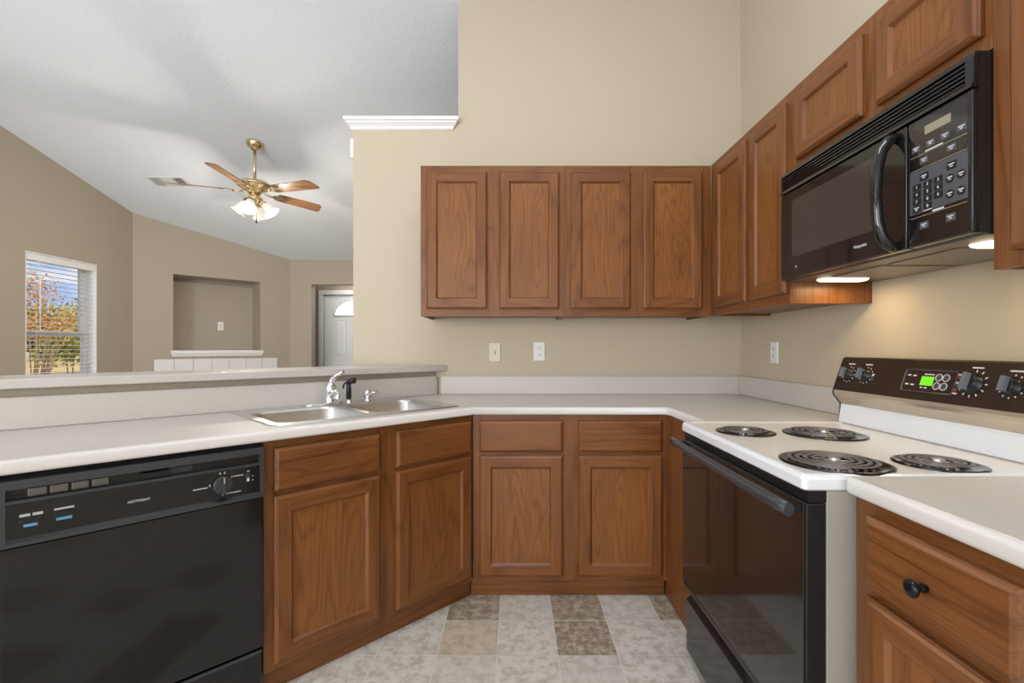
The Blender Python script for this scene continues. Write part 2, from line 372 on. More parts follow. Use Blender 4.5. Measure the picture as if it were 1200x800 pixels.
b = MB(); b.lathe([(.03, 0), (.03, .01), (.012, .012), (.012, .04), (.028, .045), (.03, .06), (.015, .07)], 'brass', Matrix.Translation((w-.07, .03, .95)) @ Matrix.Rotation(R(90), 4, 'X')); b.obj('door_knob', D)
b = MB(); cw = .066
b.box(dx0-cw, dx0-.002, DY-.02, DY-.001, 0, dzt+cw, 'white_trim'); b.box(dx1+.002, dx1+cw, DY-.02, DY-.001, 0, dzt+cw, 'white_trim'); b.box(dx0-.002, dx1+.002, DY-.02, DY-.001, dzt, dzt+cw, 'white_trim')
struct(b.obj('trim_2', fix=False))
light('foyer_fill', 'POINT', (-2.3, 7.0, 2.25), 7, (1, .97, .92), shadow_soft_size=.1)  # unseen point light added to brighten the front door
# ------------------------------------------------------------ left-wall window, blind
Wn = thing('window_1', 'white sash window in the left living room wall', 'window', (0, 0, 0)); Wn['kind'] = 'structure'
b = MB(); r0, r1 = XL-.165, XL-.001                         # painted returns
b.box(r0, r1, WY0+.0005, WY0+.012, WZ0+.001, WZ1-.001, 'white_trim'); b.box(r0, r1, WY1-.012, WY1-.0005, WZ0+.001, WZ1-.001, 'white_trim')
b.box(r0, r1, WY0+.012, WY1-.012, WZ1-.012, WZ1-.0005, 'white_trim'); b.box(r0, r1+.03, WY0+.012, WY1-.012, WZ0+.0005, WZ0+.02, 'white_trim')
b.obj('window_return', Wn, fix=False)
zm = 1.335
def sash(y0, y1, z0, z1, x, name):
    b = MB(); t = .04
    b.box(x, x+.035, y0, y0+t, z0, z1, 'white_trim'); b.box(x, x+.035, y1-t, y1, z0, z1, 'white_trim'); b.box(x, x+.035, y0+t, y1-t, z0, z0+t, 'white_trim'); b.box(x, x+.035, y0+t, y1-t, z1-t, z1, 'white_trim')
    s = b.obj(name, Wn, fix=False)
    b = MB(); b.box(x+.012, x+.016, y0+t, y1-t, z0+t, z1-t, 'pane_glass'); b.obj('pane', s)
sash(WY0+.013, WY1-.013, zm-.02, WZ1-.013, XL-.155, 'upper_sash'); sash(WY0+.013, WY1-.013, WZ0+.021, zm+.025, XL-.118, 'lower_sash')
Bl = thing('window_blind', 'white horizontal slat blind lowered over the living room window', 'window blind', (XL-.045, (WY0+WY1)/2, WZ1-.014))
hw = (WY1-WY0)/2-.016
b = MB(); b.box(-.03, .043, -hw, hw, -.062, -.001, 'blind_white'); b.obj('headrail', Bl, bevel=.004)
b = MB(); z = -.095; sp = .0435
while z > -1.36:
    b.add([(-.025, -hw, z), (0, -hw, z+.003), (.025, -hw, z), (.025, hw, z), (0, hw, z+.003), (-.025, hw, z), (-.025, -hw, z-.0016), (.025, -hw, z-.0016), (.025, hw, z-.0016), (-.025, hw, z-.0016)],
          [(0,1,4,5),(1,2,3,4),(6,9,8,7),(2,7,8,3),(0,5,9,6),(0,6,7,2,1),(5,4,3,8,9)], 'blind_white'); z -= sp
b.obj('slats', Bl, fix=False)
b = MB(); b.box(-.025, .025, -hw, hw, z-.01, z+.012, 'blind_white'); b.obj('bottom_rail', Bl, bevel=.003)
b = MB()
for y in (-hw+.1, hw-.1):
    for x in (-.026, .026): b.tube([(x, y, -.06), (x, y, z)], .0012, 'blind_white', 5)
b.obj('ladder_cords', Bl)
b = MB(); b.tube([(.045, -hw+.115, -.06), (.048, -hw+.115, -.70)], .004, 'blind_white', 8); b.obj('tilt_wand', Bl)
# ------------------------------------------------------------ recess sill, outlets in the recess, fireplace surround
def flip(b): return b
b = MB()
prof = [(-.001, 1.145), (-.004, 1.095), (-.012, 1.092), (-.016, 1.108), (-.03, 1.128), (-.034, 1.146), (-.034, 1.164), (-.001, 1.164)]
loops = []
for o_, z in prof[1:]:
    loops.append([AW(n0-.004+o_*.7, -.001, z), AW(n0-.004+o_*.7, o_, z), AW(n1+.004-o_*.7, o_, z), AW(n1+.004-o_*.7, -.001, z)])
b.loft(loops, 'white_trim', True, True)
b.loft([[AW(n0+.002, 0, z), AW(n0+.002, nd-.002, z), AW(n1-.002, nd-.002, z), AW(n1-.002, 0, z)] for z in (1.1515, 1.164)], 'white_trim', True, True)
o = b.obj('niche_sill'); tag(o, 'white moulded sill along the bottom of the wall recess above the fireplace', 'sill')
def plate(kind, name, label, M, m, group=None):
    """wall plate standing on a surface: local X across, Z up, -Y out of the wall"""
    t = thing(name, label, 'light switch' if kind == 'switch' else 'power outlet'); t.matrix_world = M
    b = MB(); b.loft([[(-.035+i, y, -.057+i), (.035-i, y, -.057+i), (.035-i, y, .057-i), (-.035+i, y, .057-i)] for i, y in ((0, 0), (0, -.003), (.003, -.006))], m, False, True); b.obj('cover_plate', t)
    if kind == 'switch':
        b = MB(); b.box(-.005, .005, -.0066, -.005, -.012, .012, 'socket_dark'); b.obj('slot', t)
        b = MB(); b.prism([(-.006, -.009), (-.016, .004), (-.016, .010), (-.006, .006)], -.004, .004, m); b.obj('toggle', t)
    else:
        for z in (.0195, -.0195):
            b = MB(); b.loft([[(x, -.0055, z+zz) for x, zz in ring] for ring in [[(.0165*math.cos(a), .014*math.sin(a)) for a in [2*PI*i/16 for i in range(16)]]]] + [[(.0165*math.cos(2*PI*i/16), -.0085, z+.014*math.sin(2*PI*i/16)) for i in range(16)]], m, False, True); s = b.obj('socket', t)
            b = MB(); b.box(-.0085, -.0055, -.0092, -.008, z-.003, z+.006, 'socket_dark'); b.box(.0055, .0085, -.0092, -.008, z-.003, z+.006, 'socket_dark')
            b.box(-.0025, .0025, -.0092, -.008, z-.011, z-.006, 'socket_dark'); b.obj('slots', s)
    for z in ((.03, -.03) if kind == 'switch' else (0,)):
        b = MB(); b.lathe([(.003, 0), (.003, .001)], 'stainless', Matrix.Translation((0, -.006, z)) @ Matrix.Rotation(R(90), 4, 'X'), 8); b.obj('screw', t)
    return t
RB = Matrix.Identity(4)
zp = 1.191 - 4.5/193.5
plate('switch', 'light_switch', 'ivory toggle light switch on the kitchen back wall, left of the white outlet', Matrix.Translation((-24/193.5, YB-.0005, zp)), 'ivory_plate')
plate('outlet', 'power_outlet', 'white duplex outlet on the kitchen back wall right of the ivory switch', Matrix.Translation((28/193.5, YB-.0005, zp+.005)), 'white_plate')
yr = F*XR/(908-CX)
plate('outlet', 'power_outlet', 'white duplex outlet on the right wall between the range and the corner', Matrix.Translation((XR-.0005, yr, 1.191-5*yr/F)) @ Matrix.Rotation(R(-90), 4, 'Z'), 'white_plate')
AR = Matrix.Rotation(R(45), 4, 'Z')
def niche_pt(px, py):                                        # where the sight line meets the back of the recess
    k = (px-CX)/F; p0 = AW(0, nd, 0); d_ = AW(1, nd, 0)-p0
    s = (k*p0.y-p0.x)/(d_.x-k*d_.y); y = p0.y+s*d_.y
    return (p0.x+s*d_.x+.0006*Q, y-.0006*Q, 1.191-(py-CY)/F*y)
plate('switch', 'light_switch', 'tan wall plate at the back of the wall recess, left of the white one', Matrix.Translation(niche_pt(224, 382)) @ AR, 'dimmed_wall_paint')
plate('outlet', 'power_outlet', 'white outlet at the back of the wall recess above the fireplace', Matrix.Translation(niche_pt(258.5, 382)) @ AR, 'white_plate')
Fp = thing('fireplace', 'fireplace with a white tile surround below the wall recess', 'fireplace', (0, 0, 0))
b = MB(); fx0, fx1, ft, ts = .122*math.sqrt(2), 1.087*math.sqrt(2), 1.06, .1949
b.loft([[AW(x, y, z) for x, y in ((fx0, -.001), (fx1, -.001), (fx1, -.009), (fx0, -.009))] for z in (.001, ft-.003)], 'tile_grout', True, True)
for i in range(7):
    for j in range(5):
        if j > 0 and 0 < i < 6: continue
        x0, z1 = fx0+i*ts, ft-j*ts; g = .003; zz = max(z1-ts+g, .002)
        b.loft([[AW(x0+g, y, zz), AW(x0+ts-g, y, zz), AW(x0+ts-g, y, z1), AW(x0+g, y, z1)] for y in (-.009, -.015)], 'tile_white', False, True)
b.obj('tile_surround', Fp)
b = MB(); b.loft([[AW(x, y, z) for x, y in ((fx0+ts, -.0095), (fx1-ts, -.0095), (fx1-ts, -.0135), (fx0+ts, -.0135))] for z in (.01, ft-ts-.005)], 'firebox', True, True); b.obj('firebox', Fp)

# ------------------------------------------------------------ cabinets
def front_loops(w, h, prof): return [[(i, y, i), (w-i, y, i), (w-i, y, h-i), (i, y, h-i)] for i, y in prof]
def make_door(parent, x0, x1, z0, z1, t=.02, fr=.05):
    w, h = x1-x0, z1-z0; b = MB()
    L_ = front_loops(w, h, ((0, -.0005), (0, -t+.009), (.003, -t+.006), (.004, -t+.004), (.010, -t)))
    for j in range(len(L_)-1):
        for i in range(4):
            i2 = (i+1) % 4; b.add([L_[j][i], L_[j][i2], L_[j+1][i2], L_[j+1][i]], [(0, 1, 2, 3)], 'oak_across' if i % 2 == 0 else 'oak_upright')
    b.add(L_[0], [(0, 1, 2, 3)], 'oak_upright')
    e = .010; y = -t
    for xa_, xb_ in ((e, fr), (w-fr, w-e)): b.add([(xa_, y, e), (xb_, y, e), (xb_, y, h-e), (xa_, y, h-e)], [(0, 1, 2, 3)], 'oak_upright')
    for za_, zb_ in ((e, fr), (h-fr, h-e)): b.add([(fr, y, za_), (w-fr, y, za_), (w-fr, y, zb_), (fr, y, zb_)], [(0, 1, 2, 3)], 'oak_across')
    I = front_loops(w, h, ((fr, -t), (fr+.003, -t+.001), (fr+.009, -t+.008), (fr+.011, -t+.010)))
    for j in range(3):
        for i in range(4):
            i2 = (i+1) % 4; b.add([I[j][i], I[j][i2], I[j+1][i2], I[j+1][i]], [(0, 1, 2, 3)], 'oak_across' if i % 2 == 0 else 'oak_upright')
    d = b.obj('door', parent, (x0, 0, z0), fix=False)
    p = MB(); k = fr+.0105; p.box(k, w-k, -t+.010, -.003, k, h-k, 'oak_panel'); p.obj('door_panel', d, fix=False)
    return d
def make_drawer(parent, x0, x1, z0, z1, t=.02, knob=False):
    w, h = x1-x0, z1-z0; b = MB()
    b.loft(front_loops(w, h, ((0, -.0005), (0, -t+.009), (.003, -t+.006), (.005, -t+.004), (.012, -t))), 'oak_across', True, True)
    d = b.obj('drawer', parent, (x0, 0, z0))
    if knob:
        b = MB(); b.lathe([(.006, 0), (.006, .004), (.0085, .006), (.006, .011), (.0055, .016), (.012, .02), (.0155, .025), (.0155, .028), (.012, .032), (.004, .0335)], 'knob_bronze', Matrix.Translation((w/2, -t, h/2)) @ Matrix.Rotation(R(90), 4, 'X'), 20); k = b.obj('knob', d); k['label'] = 'round black knob'
    return d
def face_frame(parent, w, z0, z1, stiles, rails, t=.019):
    b = MB()
    for x0, x1 in stiles: b.box(x0, x1, 0, t, z0, z1, 'oak_upright')
    ss = sorted(stiles)
    for za_, zb_ in rails:
        for (a0, a1), (b0, b1) in zip(ss[:-1], ss[1:]): b.box(a1, b0, .0004, t, za_, zb_, 'oak_across')
    return b.obj('face_frame', parent, fix=False)
def base_cabinet(label, loc, rz, w, depth, doors, drawers, stiles, knob=False, toe=.03, tl=0, tr_=0):
    t = thing('base_cabinet', label, 'cabinet', loc, rz)
    z1 = .876
    face_frame(t, w, .085, z1-.001, stiles, [(.085, .125), (.668, .715), (.835, z1-.001)])
    b = MB(); b.box(.0005, .017, .0195, depth, .085, z1-.001, 'oak_upright'); b.box(w-.017, w-.0005, .0195, depth, .085, z1-.001, 'oak_upright')
    b.box(.017, w-.017, .0195, depth, .085, .10, 'oak_upright'); b.box(.017, w-.017, depth-.006, depth, .10, z1-.001, 'oak_upright'); b.obj('carcass', t, fix=False)
    b = MB(); b.box(.0005-tl, w-.0005+tr_, toe, toe+.015, .001, .0845, 'oak_across'); b.obj('toe_kick', t)
    for x0, x1 in doors: make_door(t, x0, x1, .110, .683, fr=.052)
    for x0, x1 in drawers: make_drawer(t, x0, x1, .699, .848, knob=knob)
    return t
D2 = [(.031, .428), (.503, .900)]
cb = base_cabinet('two-door, two-drawer oak base cabinet on the back wall, between sink corner and range',
                  (C.x+.0015, C.y, 0), 0, .921, .60, D2, D2, [(0, .042), (.42, .511), (.89, .921)], tl=.011)
b = MB(); b.box(.9215, .94, -.444, .03, .085, .875, 'oak_upright'); b.box(.9265, .94, -.444, .03, .001, .085, 'oak_upright'); b.obj('filler_panel', cb, fix=False)
x_, y_ = PW(.918, 0)
base_cabinet('brown oak sink base cabinet with worn doors, under the double sink beside the dishwasher', (x_, y_, 0), R(45), .914, .58, D2, D2, [(0, .042), (.42, .511), (.888, .914)], tr_=.015)
base_cabinet('brown oak base cabinet with a black drawer knob in the near right corner', (.735, 1.0155, 0), R(-90), .39, .60, [(.046, .345)], [(.046, .345)], [(0, .055), (.335, .39)], knob=True)

def wall_cabinet(label, loc, rz, w, depth, z0, z1, doors, dz0, dz1, stiles, fr=.05):
    t = thing('wall_cabinet', label, 'cabinet', (loc[0], loc[1], 0), rz)
    face_frame(t, w, z0, z1, stiles, [(z0, z0+.055), (z1-.055, z1)])
    b = MB(); b.box(.0005, .016, .0195, depth, z0, z1, 'oak_upright'); b.box(w-.016, w-.0005, .0195, depth, z0, z1, 'oak_upright')
    b.box(.016, w-.016, .0195, depth, z0+.012, z0+.028, 'oak_upright'); b.box(.016, w-.016, .0195, depth, z1-.018, z1-.002, 'oak_upright'); b.box(.016, w-.016, depth-.006, depth, z0+.028, z1-.018, 'oak_upright')
    b.obj('carcass', t, fix=False)
    for x0, x1 in doors: make_door(t, x0, x1, dz0, dz1, fr=fr)
    return t
ZU0, ZU1 = 1.363, 2.170
wall_cabinet('left oak wall cabinet on the back wall, above the light switch and outlet', (-.508, 2.527), 0, .769, .323, ZU0, ZU1,
             [(.033, .357), (.422, .742)], 1.402, 2.133, [(0, .044), (.345, .434), (.73, .769)])
wall_cabinet('right oak wall cabinet on the back wall, next to the room corner', (.262, 2.527), 0, .786, .323, ZU0, ZU1,
             [(.035, .353), (.42, .737)], 1.402, 2.133, [(0, .046), (.342, .431), (.726, .786)])
wall_cabinet('tall oak wall cabinet on the right wall, between room corner and microwave', (1.05, 2.526), R(-90), .728, .311, ZU0, ZU1,
             [(.075, .40), (.44, .715)], 1.402, 2.133, [(0, .085), (.39, .45), (.705, .728)])
wall_cabinet('short two-door oak wall cabinet mounted above the black microwave', (1.05, 1.797), R(-90), .762, .311, 1.851, ZU1,
             [(.053, .385), (.442, .745)], 1.888, 2.133, [(0, .064), (.375, .452), (.735, .762)], fr=.048)
wall_cabinet('oak wall cabinet at the right edge of the photo, near side of the microwave', (1.05, 1.034), R(-90), .45, .311, ZU0, ZU1,
             [(.046, .41)], 1.397, 2.133, [(0, .056), (.40, .45)])

# ------------------------------------------------------------ worktops
def miter(path, d):
    """path shifted d to its left side"""
    out = []; n = len(path)
    for i, p in enumerate(path):
        p = Vector(p); ns = []
        if i: a = (p-Vector(path[i-1])).normalized(); ns.append(Vector((-a.y, a.x)))
        if i < n-1: a = (Vector(path[i+1])-p).normalized(); ns.append(Vector((-a.y, a.x)))
        if len(ns) == 2: m_ = (ns[0]+ns[1]).normalized(); m_ = m_/max(.3, m_.dot(ns[0]))
        else: m_ = ns[0]
        out.append(p+m_*d)
    return out
def worktop(parent, front, back, hole=None, zt=ZC, th=.037):
    """front runs so that the top lies on its left; back closes the outline"""
    b = MB(); e = .013
    prof = [(e, zt), (.008, zt-.0008), (.0035, zt-.0035), (.0008, zt-.008), (0, zt-.013), (0, zt-th+.008), (.002, zt-th+.002), (.008, zt-th)]
    rows = [[(q.x, q.y, z) for q in miter(front, o)] for o, z in prof]
    for j in range(len(rows)-1):
        for i in range(len(front)-1): b.add([rows[j][i], rows[j][i+1], rows[j+1][i+1], rows[j+1][i]], [(0, 1, 2, 3)], 'laminate_edge', True)
    loop = [(p[0], p[1]) for p in rows[0]] + [tuple(p) for p in back]
    polys = [[Vector((x, y, 0)) for x, y in loop]]
    if hole: polys.append([Vector((x, y, 0)) for x, y in hole])
    tr = tessellate_polygon(polys); flat = [p for q in polys for p in q]
    b.add([(p.x, p.y, zt) for p in flat], tr, 'laminate')
    b.add([(p.x, p.y, zt-th) for p in flat], [t_[::-1] for t_ in tr], 'laminate')
    n = len(loop); k = len(front)
    for i in range(k-1, n): i2 = (i+1) % n; p, q = loop[i], loop[i2]; b.add([(p[0], p[1], zt-th), (q[0], q[1], zt-th), (q[0], q[1], zt), (p[0], p[1], zt)], [(0, 1, 2, 3)], 'laminate')
    if hole:
        n = len(hole)
        for i in range(n): p, q = hole[i], hole[(i+1) % n]; b.add([(p[0], p[1], zt-th), (q[0], q[1], zt-th), (q[0], q[1], zt), (p[0], p[1], zt)], [(0, 1, 2, 3)], 'laminate')
    return b.obj('worktop', parent)
UE = 1.74
SU0, SU1, SV0, SV1 = .035, .875, .045, .575
Ct = thing('countertop', 'off-white laminate countertop running from the peninsula along the back wall to the range', 'countertop', (0, 0, 0))
vf = -.025
# inside corner of the front edge: line v=vf meets line y=2.217
uc = (C.y-2.217)/Q + vf
front = [PW(UE, vf), PW(uc, vf), (.70, 2.217), (.715, 2.19), (.715, 1.7985)]
back = [(XR-.001, 1.7985), (XR-.001, YB-.001), (PW(.62-(YB-.001-C.y)/Q, .62)[0], YB-.001), PW(UE, .62)]
m_ = .02
hole = [PW(SU0+m_, SV0+m_), PW(SU1-m_, SV0+m_), PW(SU1-m_, SV1-m_), PW(SU0+m_, SV1-m_)]
worktop(Ct, front, back, hole)
def splash(pts, inner, name, parent):
    b = MB(); z0, z1 = ZC+.0003, 1.025
    lo = list(pts)+list(reversed(inner))
    b.loft([[(x, y, z) for x, y in lo] for z in (z0, z1)], 'laminate', True, True); return b.obj(name, parent, bevel=.004)
ub = lambda v: v-(YB-.001-C.y)/Q
splash([PW(UE, .601), PW(ub(.601)+.0283, .601)], [PW(UE, .62), PW(ub(.62)+.0283, .62)], 'backsplash', Ct)
splash([(PW(ub(.601), .601)[0]+.0, YB-.021), (XR-.021, YB-.021)], [(PW(ub(.601), .601)[0], YB-.001), (XR-.021, YB-.001)], 'backsplash', Ct)
splash([(XR-.0205, YB-.001), (XR-.0205, 1.7985)], [(XR-.001, YB-.001), (XR-.001, 1.7985)], 'backsplash', Ct)
Cn = thing('countertop', 'short off-white laminate countertop at the right edge, near side of the range', 'countertop', (0, 0, 0))
worktop(Cn, [(.717, 1.0185), (.717, .622)], [(XR-.001, .622), (XR-.001, 1.0185)])
splash([(XR-.0205, 1.0185), (XR-.0205, .622)], [(XR-.001, 1.0185), (XR-.001, .622)], 'backsplash', Cn)
# ------------------------------------------------------------ half wall and raised bar
b = MB(); UB = 1.95; v0, v1 = .622, .74
b.loft([[(*PW(UB, v0), z), (*PW(ub(v0)+.003, v0), z), (*PW(ub(v1)+.003, v1), z), (*PW(UB, v1), z)] for z in (0, 1.053)], 'dimmed_wall_paint', True, True); struct(b.obj('wall_peninsula'))
v0, v1 = .574, .92
b = MB(); e0 = ub(v0)+.004; e1 = ub(v1)+.004; p0 = Vector(PW(e0, v0)); p1 = Vector(PW(e1, v1))
fr_ = [PW(UB, v0), (p0.x-.012, p0.y-.012), (p0.x+.004, p0.y)]
outline = [PW(UB+.05, v0), (p0.x-.02, p0.y-.02), (p0.x-.006, p0.y-.0075), (p0.x-.001, p0.y), tuple(p1), PW(UB+.05, v1)]
b.loft([[(x, y, z) for x, y in outline] for z in (1.0545, 1.088)], 'laminate', True, True)
o = b.obj('bar_top', bevel=.005, seg=3); tag(o, 'off-white raised laminate bar top on the half wall behind the sink', 'bar top')

# ------------------------------------------------------------ sink, faucet, sprayer, soap dispenser
sx, sy = PW(SU1, SV0)
Sk = thing('sink', 'stainless steel double bowl sink set in the peninsula countertop', 'sink', (sx, sy, ZC+.0008), R(45))
sw, sd = SU1-SU0, SV1-SV0
bowls = [(.032, .408, .03, .425), (.432, .808, .03, .425)]
outer = rrect(0, sw, 0, sd, .035, .004); holes = [rrect(*q, .06, .004) for q in bowls]
b = MB(); polys = [[Vector(p) for p in outer]]+[[Vector(p) for p in h] for h in holes]
tr = tessellate_polygon(polys); b.add([p for q in polys for p in q], tr, 'stainless')
b.loft([rrect(0, sw, 0, sd, .035, .004), rrect(-.003, sw+.003, -.003, sd+.003, .037, .002), rrect(-.004, sw+.004, -.004, sd+.004, .038, 0)], 'stainless', smooth=True)
b.obj('rim', Sk)
for q in bowls:
    x0, x1, y0, y1 = q; b = MB()
    L_ = [rrect(x0+i, x1-i, y0+i, y1-i, r, z) for i, r, z in ((0, .06, .0039), (.004, .058, .001), (.008, .055, -.008), (.018, .05, -.13), (.028, .05, -.155), (.05, .05, -.166))]
    b.loft(L_, 'stainless', False, True, True); bo = b.obj('bowl', Sk)
    b = MB(); b.lathe([(.045, .0012), (.042, .002), (.036, -.001), (.0, -.002)], 'chrome', Matrix.Translation(((x0+x1)/2, (y0+y1)/2, -.166)), 24, False, False); b.lathe([(.03, -.0), (.03, .0015)], 'stainless_dark', Matrix.Translation(((x0+x1)/2, (y0+y1)/2, -.166))); b.obj('drain', bo)
def on_deck(u, v): x, y = PW(u, v); return (x, y, ZC+.0055)
Fc = thing('faucet', 'chrome single-lever kitchen faucet behind the sink bowls', 'faucet', on_deck(.462, .515), R(45))
b = MB(); b.loft([rrect(-.125+i, .062-i, -.028+i, .028-i, .027-i*.9, z) for i, z in ((0, 0), (.001, .006), (.006, .010))], 'chrome', True, True, True); b.obj('base_plate', Fc)
b = MB(); b.lathe([(.027, .010), (.024, .016), (.022, .05), (.0235, .055), (.0235, .085), (.022, .092), (.02, .1), (.012, .106)], 'chrome', None, 24); b.obj('faucet_body', Fc)
b = MB(); b.tube([(0, -.015, .042), (-.012, -.07, .062), (-.03, -.13, .068), (-.042, -.17, .058), (-.046, -.185, .036)], [.016, .0145, .013, .0125, .0125], 'chrome', 14); b.obj('spout', Fc)
b = MB(); b.tube([(0, 0, .100), (.006, -.002, .118), (.022, -.004, .135), (.048, -.008, .150), (.062, -.009, .156)], [.015, .013, .009, .0085, .010], 'chrome', 12); b.obj('lever_handle', Fc)
Sp = thing('side_sprayer', 'black side sprayer with a chrome collar, right of the faucet', 'sprayer', on_deck(.368, .52), R(45))
b = MB(); b.lathe([(.021, 0), (.021, .004), (.015, .008), (.014, .018)], 'chrome', None, 20); b.obj('collar', Sp)
b = MB(); b.lathe([(.011, .016), (.0135, .03), (.0125, .06), (.011, .085), (.012, .1)], 'black_plastic', None, 16); b.tube([(0, .004, .098), (.006, -.012, .110), (.016, -.03, .112)], [.013, .0145, .0155], 'black_plastic', 14); b.obj('spray_head', Sp)
b = MB(); b.tube([(-.004, .012, .104), (-.016, .02, .09), (-.02, .02, .07)], .0045, 'black_plastic', 8); b.obj('trigger', Sp)
So = thing('soap_dispenser', 'small chrome dispenser with a thin spout, rightmost on the sink deck', 'soap dispenser', on_deck(.268, .52), R(45))
b = MB(); b.lathe([(.021, 0), (.021, .004), (.015, .008), (.015, .02), (.0195, .023), (.021, .046), (.018, .056), (.007, .06)], 'chrome', None, 20); b.obj('dispenser_body', So)
b = MB(); b.tube([(.01, -.004, .042), (.035, -.012, .043), (.052, -.018, .046)], [.006, .0045, .003], 'chrome', 10); b.obj('spout', So)

# ------------------------------------------------------------ dishwasher
DWu = .922+.601
x_, y_ = PW(DWu, 0)
Dw = thing('dishwasher', 'black built-in dishwasher under the peninsula counter, left of the sink base', 'dishwasher', (x_, y_, 0), R(45))
w = .598
b = MB(); b.box(.004, w-.004, .025, .57, .02, .866, 'black_plastic'); b.obj('tub', Dw)
b = MB(); b.box(0, w, -.022, .024, .195, .693, 'dishwasher_black'); b.obj('door_panel', Dw, bevel=.004)
b = MB(); yq = -.024
b.box(0, w, yq-.004, .024, .840, .862, 'grey_plastic'); b.box(0, .012, yq-.004, .024, .697, .84, 'grey_plastic'); b.box(w-.012, w, yq-.004, .024, .697, .84, 'grey_plastic')
b.box(.012, w-.012, -.008, .024, .811, .84, 'black_plastic')
b.prism([(yq-.002, .811), (yq-.002, .806), (yq, .803), (yq, .716), (yq-.010, .708), (yq-.010, .699), (yq, .697), (.024, .697), (.024, .811)], .012, w-.012, ['grey_plastic', 'grey_plastic', 'dishwasher_black', 'black_plastic', 'grey_plastic', 'grey_plastic', 'black_plastic', 'black_plastic', 'grey_plastic'], 'black_plastic')
b.obj('control_panel', Dw, fix=True)
b = MB()
for k in range(4): x0 = .05+k*.0405; b.box(x0, x0+.036, -.014, -.0085, .814, .836, 'stainless_dark')
b.obj('vent_grille', Dw, bevel=.002)
b = MB(); b.prism([(-.0085, .815), (-.022, .818), (-.026, .832), (-.0085, .836)], .275, .34, 'black_plastic'); b.box(.345, .40, -.012, -.0085, .818, .834, 'grey_plastic'); b.obj('door_latch', Dw)
Mk = Matrix.Translation((.478, yq-.0005, .7605)) @ Matrix.Rotation(R(90), 4, 'X')
b = MB(); b.lathe([(.028, 0), (.0275, .012), (.025, .015)], 'grey_plastic', Mk, 28); b.box(-.005, .005, -.026, .026, .0145, .024, 'grey_plastic', Mk); b.box(-.001, .001, .008, .026, .0242, .0245, 'mark_white', Mk); b.obj('cycle_knob', Dw)
def dash(x0, x1, z0, z1, m='mark_dim'): b = MB(); b.box(x0, x1, yq-.0012, yq-.0004, z0, z1, m); b.obj('marking', Dw)
for x0, x1, z in ((.40, .438, .757), (.508, .538, .779), (.488, .53, .728)): dash(x0, x1, z, z+.0035)
for x, z in ((.444, .76), (.504, .776), (.478, .726), (.472, .793), (.484, .793)): dash(x-.0018, x+.0018, z, z+.007)
dash(.548, .556, .788, .791); dash(.563, .567, .770, .773); dash(.563, .567, .757, .760)
for x0 in (.036, .059): dash(x0, x0+.019, .768, .775)
dash(.098, .136, .771, .776); dash(.043, .068, .742, .749, 'mark_blue'); dash(.102, .132, .744, .751, 'mark_blue')
for x0, x1 in ((.035, .078), (.097, .138)):
    b = MB(); b.box(x0, x1, yq-.004, yq-.0003, .752, .765, 'black_plastic'); b.obj('push_button', Dw, bevel=.0015)
b = MB(); b.box(.544, .556, yq-.003, yq-.0003, .755, .785, 'grey_plastic'); b.box(.547, .553, yq-.007, yq-.003, .758, .768, 'mark_white'); b.obj('rocker_switch', Dw)
text('HOTPOINT', .0100, Matrix.Translation((.271, yq-.0006, .757)) @ FACE, 'mark_white', 'brand_lettering', Dw)
b = MB(); b.box(.002, w-.002, -.012, .02, .025, .182, 'dishwasher_black'); b.box(.002, w-.002, -.018, -.012, .174, .184, 'grey_plastic'); b.obj('access_panel', Dw, bevel=.002)
ex, ey = PW(UE-.02, 0)
b = MB(); b.box(0, UE-.02-DWu-.004, 0, .59, .001, .8755, 'oak_upright'); o = b.obj('end_panel', None, (ex, ey, 0), (0, 0, R(45))); tag(o, 'oak end panel closing the peninsula left of the dishwasher', 'cabinet panel')

# ------------------------------------------------------------ range (local x from far to near, y towards the wall)
RX, RY, RW = .632, 1.7945, .762
Rg = thing('range', 'white and black electric coil range against the right wall', 'range', (RX, RY, 0), R(-90))
b = MB(); b.box(.003, RW-.003, .052, .70, .02, .877, 'range_side'); b.obj('range_body', Rg, bevel=.003)
for x in (.04, RW-.04):
    for y in (.10, .66): b = MB(); b.lathe([(.015, 0.001), (.015, .02)], 'black_plastic', Matrix.Translation((x, y, 0)), 12); b.obj('levelling_foot', Rg)
b = MB(); L_ = [rrect(0+i, RW-i, 0+i, .70-i*.2, .012, z) for i, z in ((.004, .878), (0, .882), (0, .903), (.003, .910), (.008, .913), (.018, .9135), (.024, .911), (.03, .9105))]
b.loft(L_[:6], 'enamel_edge', True, False, False); b.loft(L_[5:], 'enamel', False, True, False); b.obj('cooktop', Rg)
b = MB(); b.box(.003, RW-.003, .012, .0515, .852, .8775, 'black_plastic'); b.obj('vent_strip', Rg)
b = MB(); b.box(.001, RW-.001, .006, .050, .300, .850, 'black_plastic'); od = b.obj('oven_door', Rg, bevel=.003)
b = MB(); b.box(.006, RW-.006, .0025, .0058, .322, .846, 'oven_glass'); b.obj('oven_window', od, bevel=.0015)
b = MB(); b.tube([(-.004, -.032, .838), (.05, -.034, .838), (RW/2, -.036, .838), (RW-.05, -.034, .838), (RW+.0, -.032, .838)], .0155, 'grey_plastic', 12, sx=1, sy=.75)
for x in (.03, RW-.03): b.box(x-.014, x+.014, -.034, .0025, .828, .846, 'black_plastic')
b.obj('oven_handle', od)
b = MB(); b.prism([(.018, .05), (.018, .238), (.022, .246), (.045, .262), (.050, .262), (.050, .05)], .003, RW-.003, 'dishwasher_black'); dr = b.obj('storage_drawer', Rg, bevel=.002)
b = MB(); b.box(.006, RW-.006, .030, .050, .264, .298, 'black_gloss'); b.obj('drawer_gap', Rg)
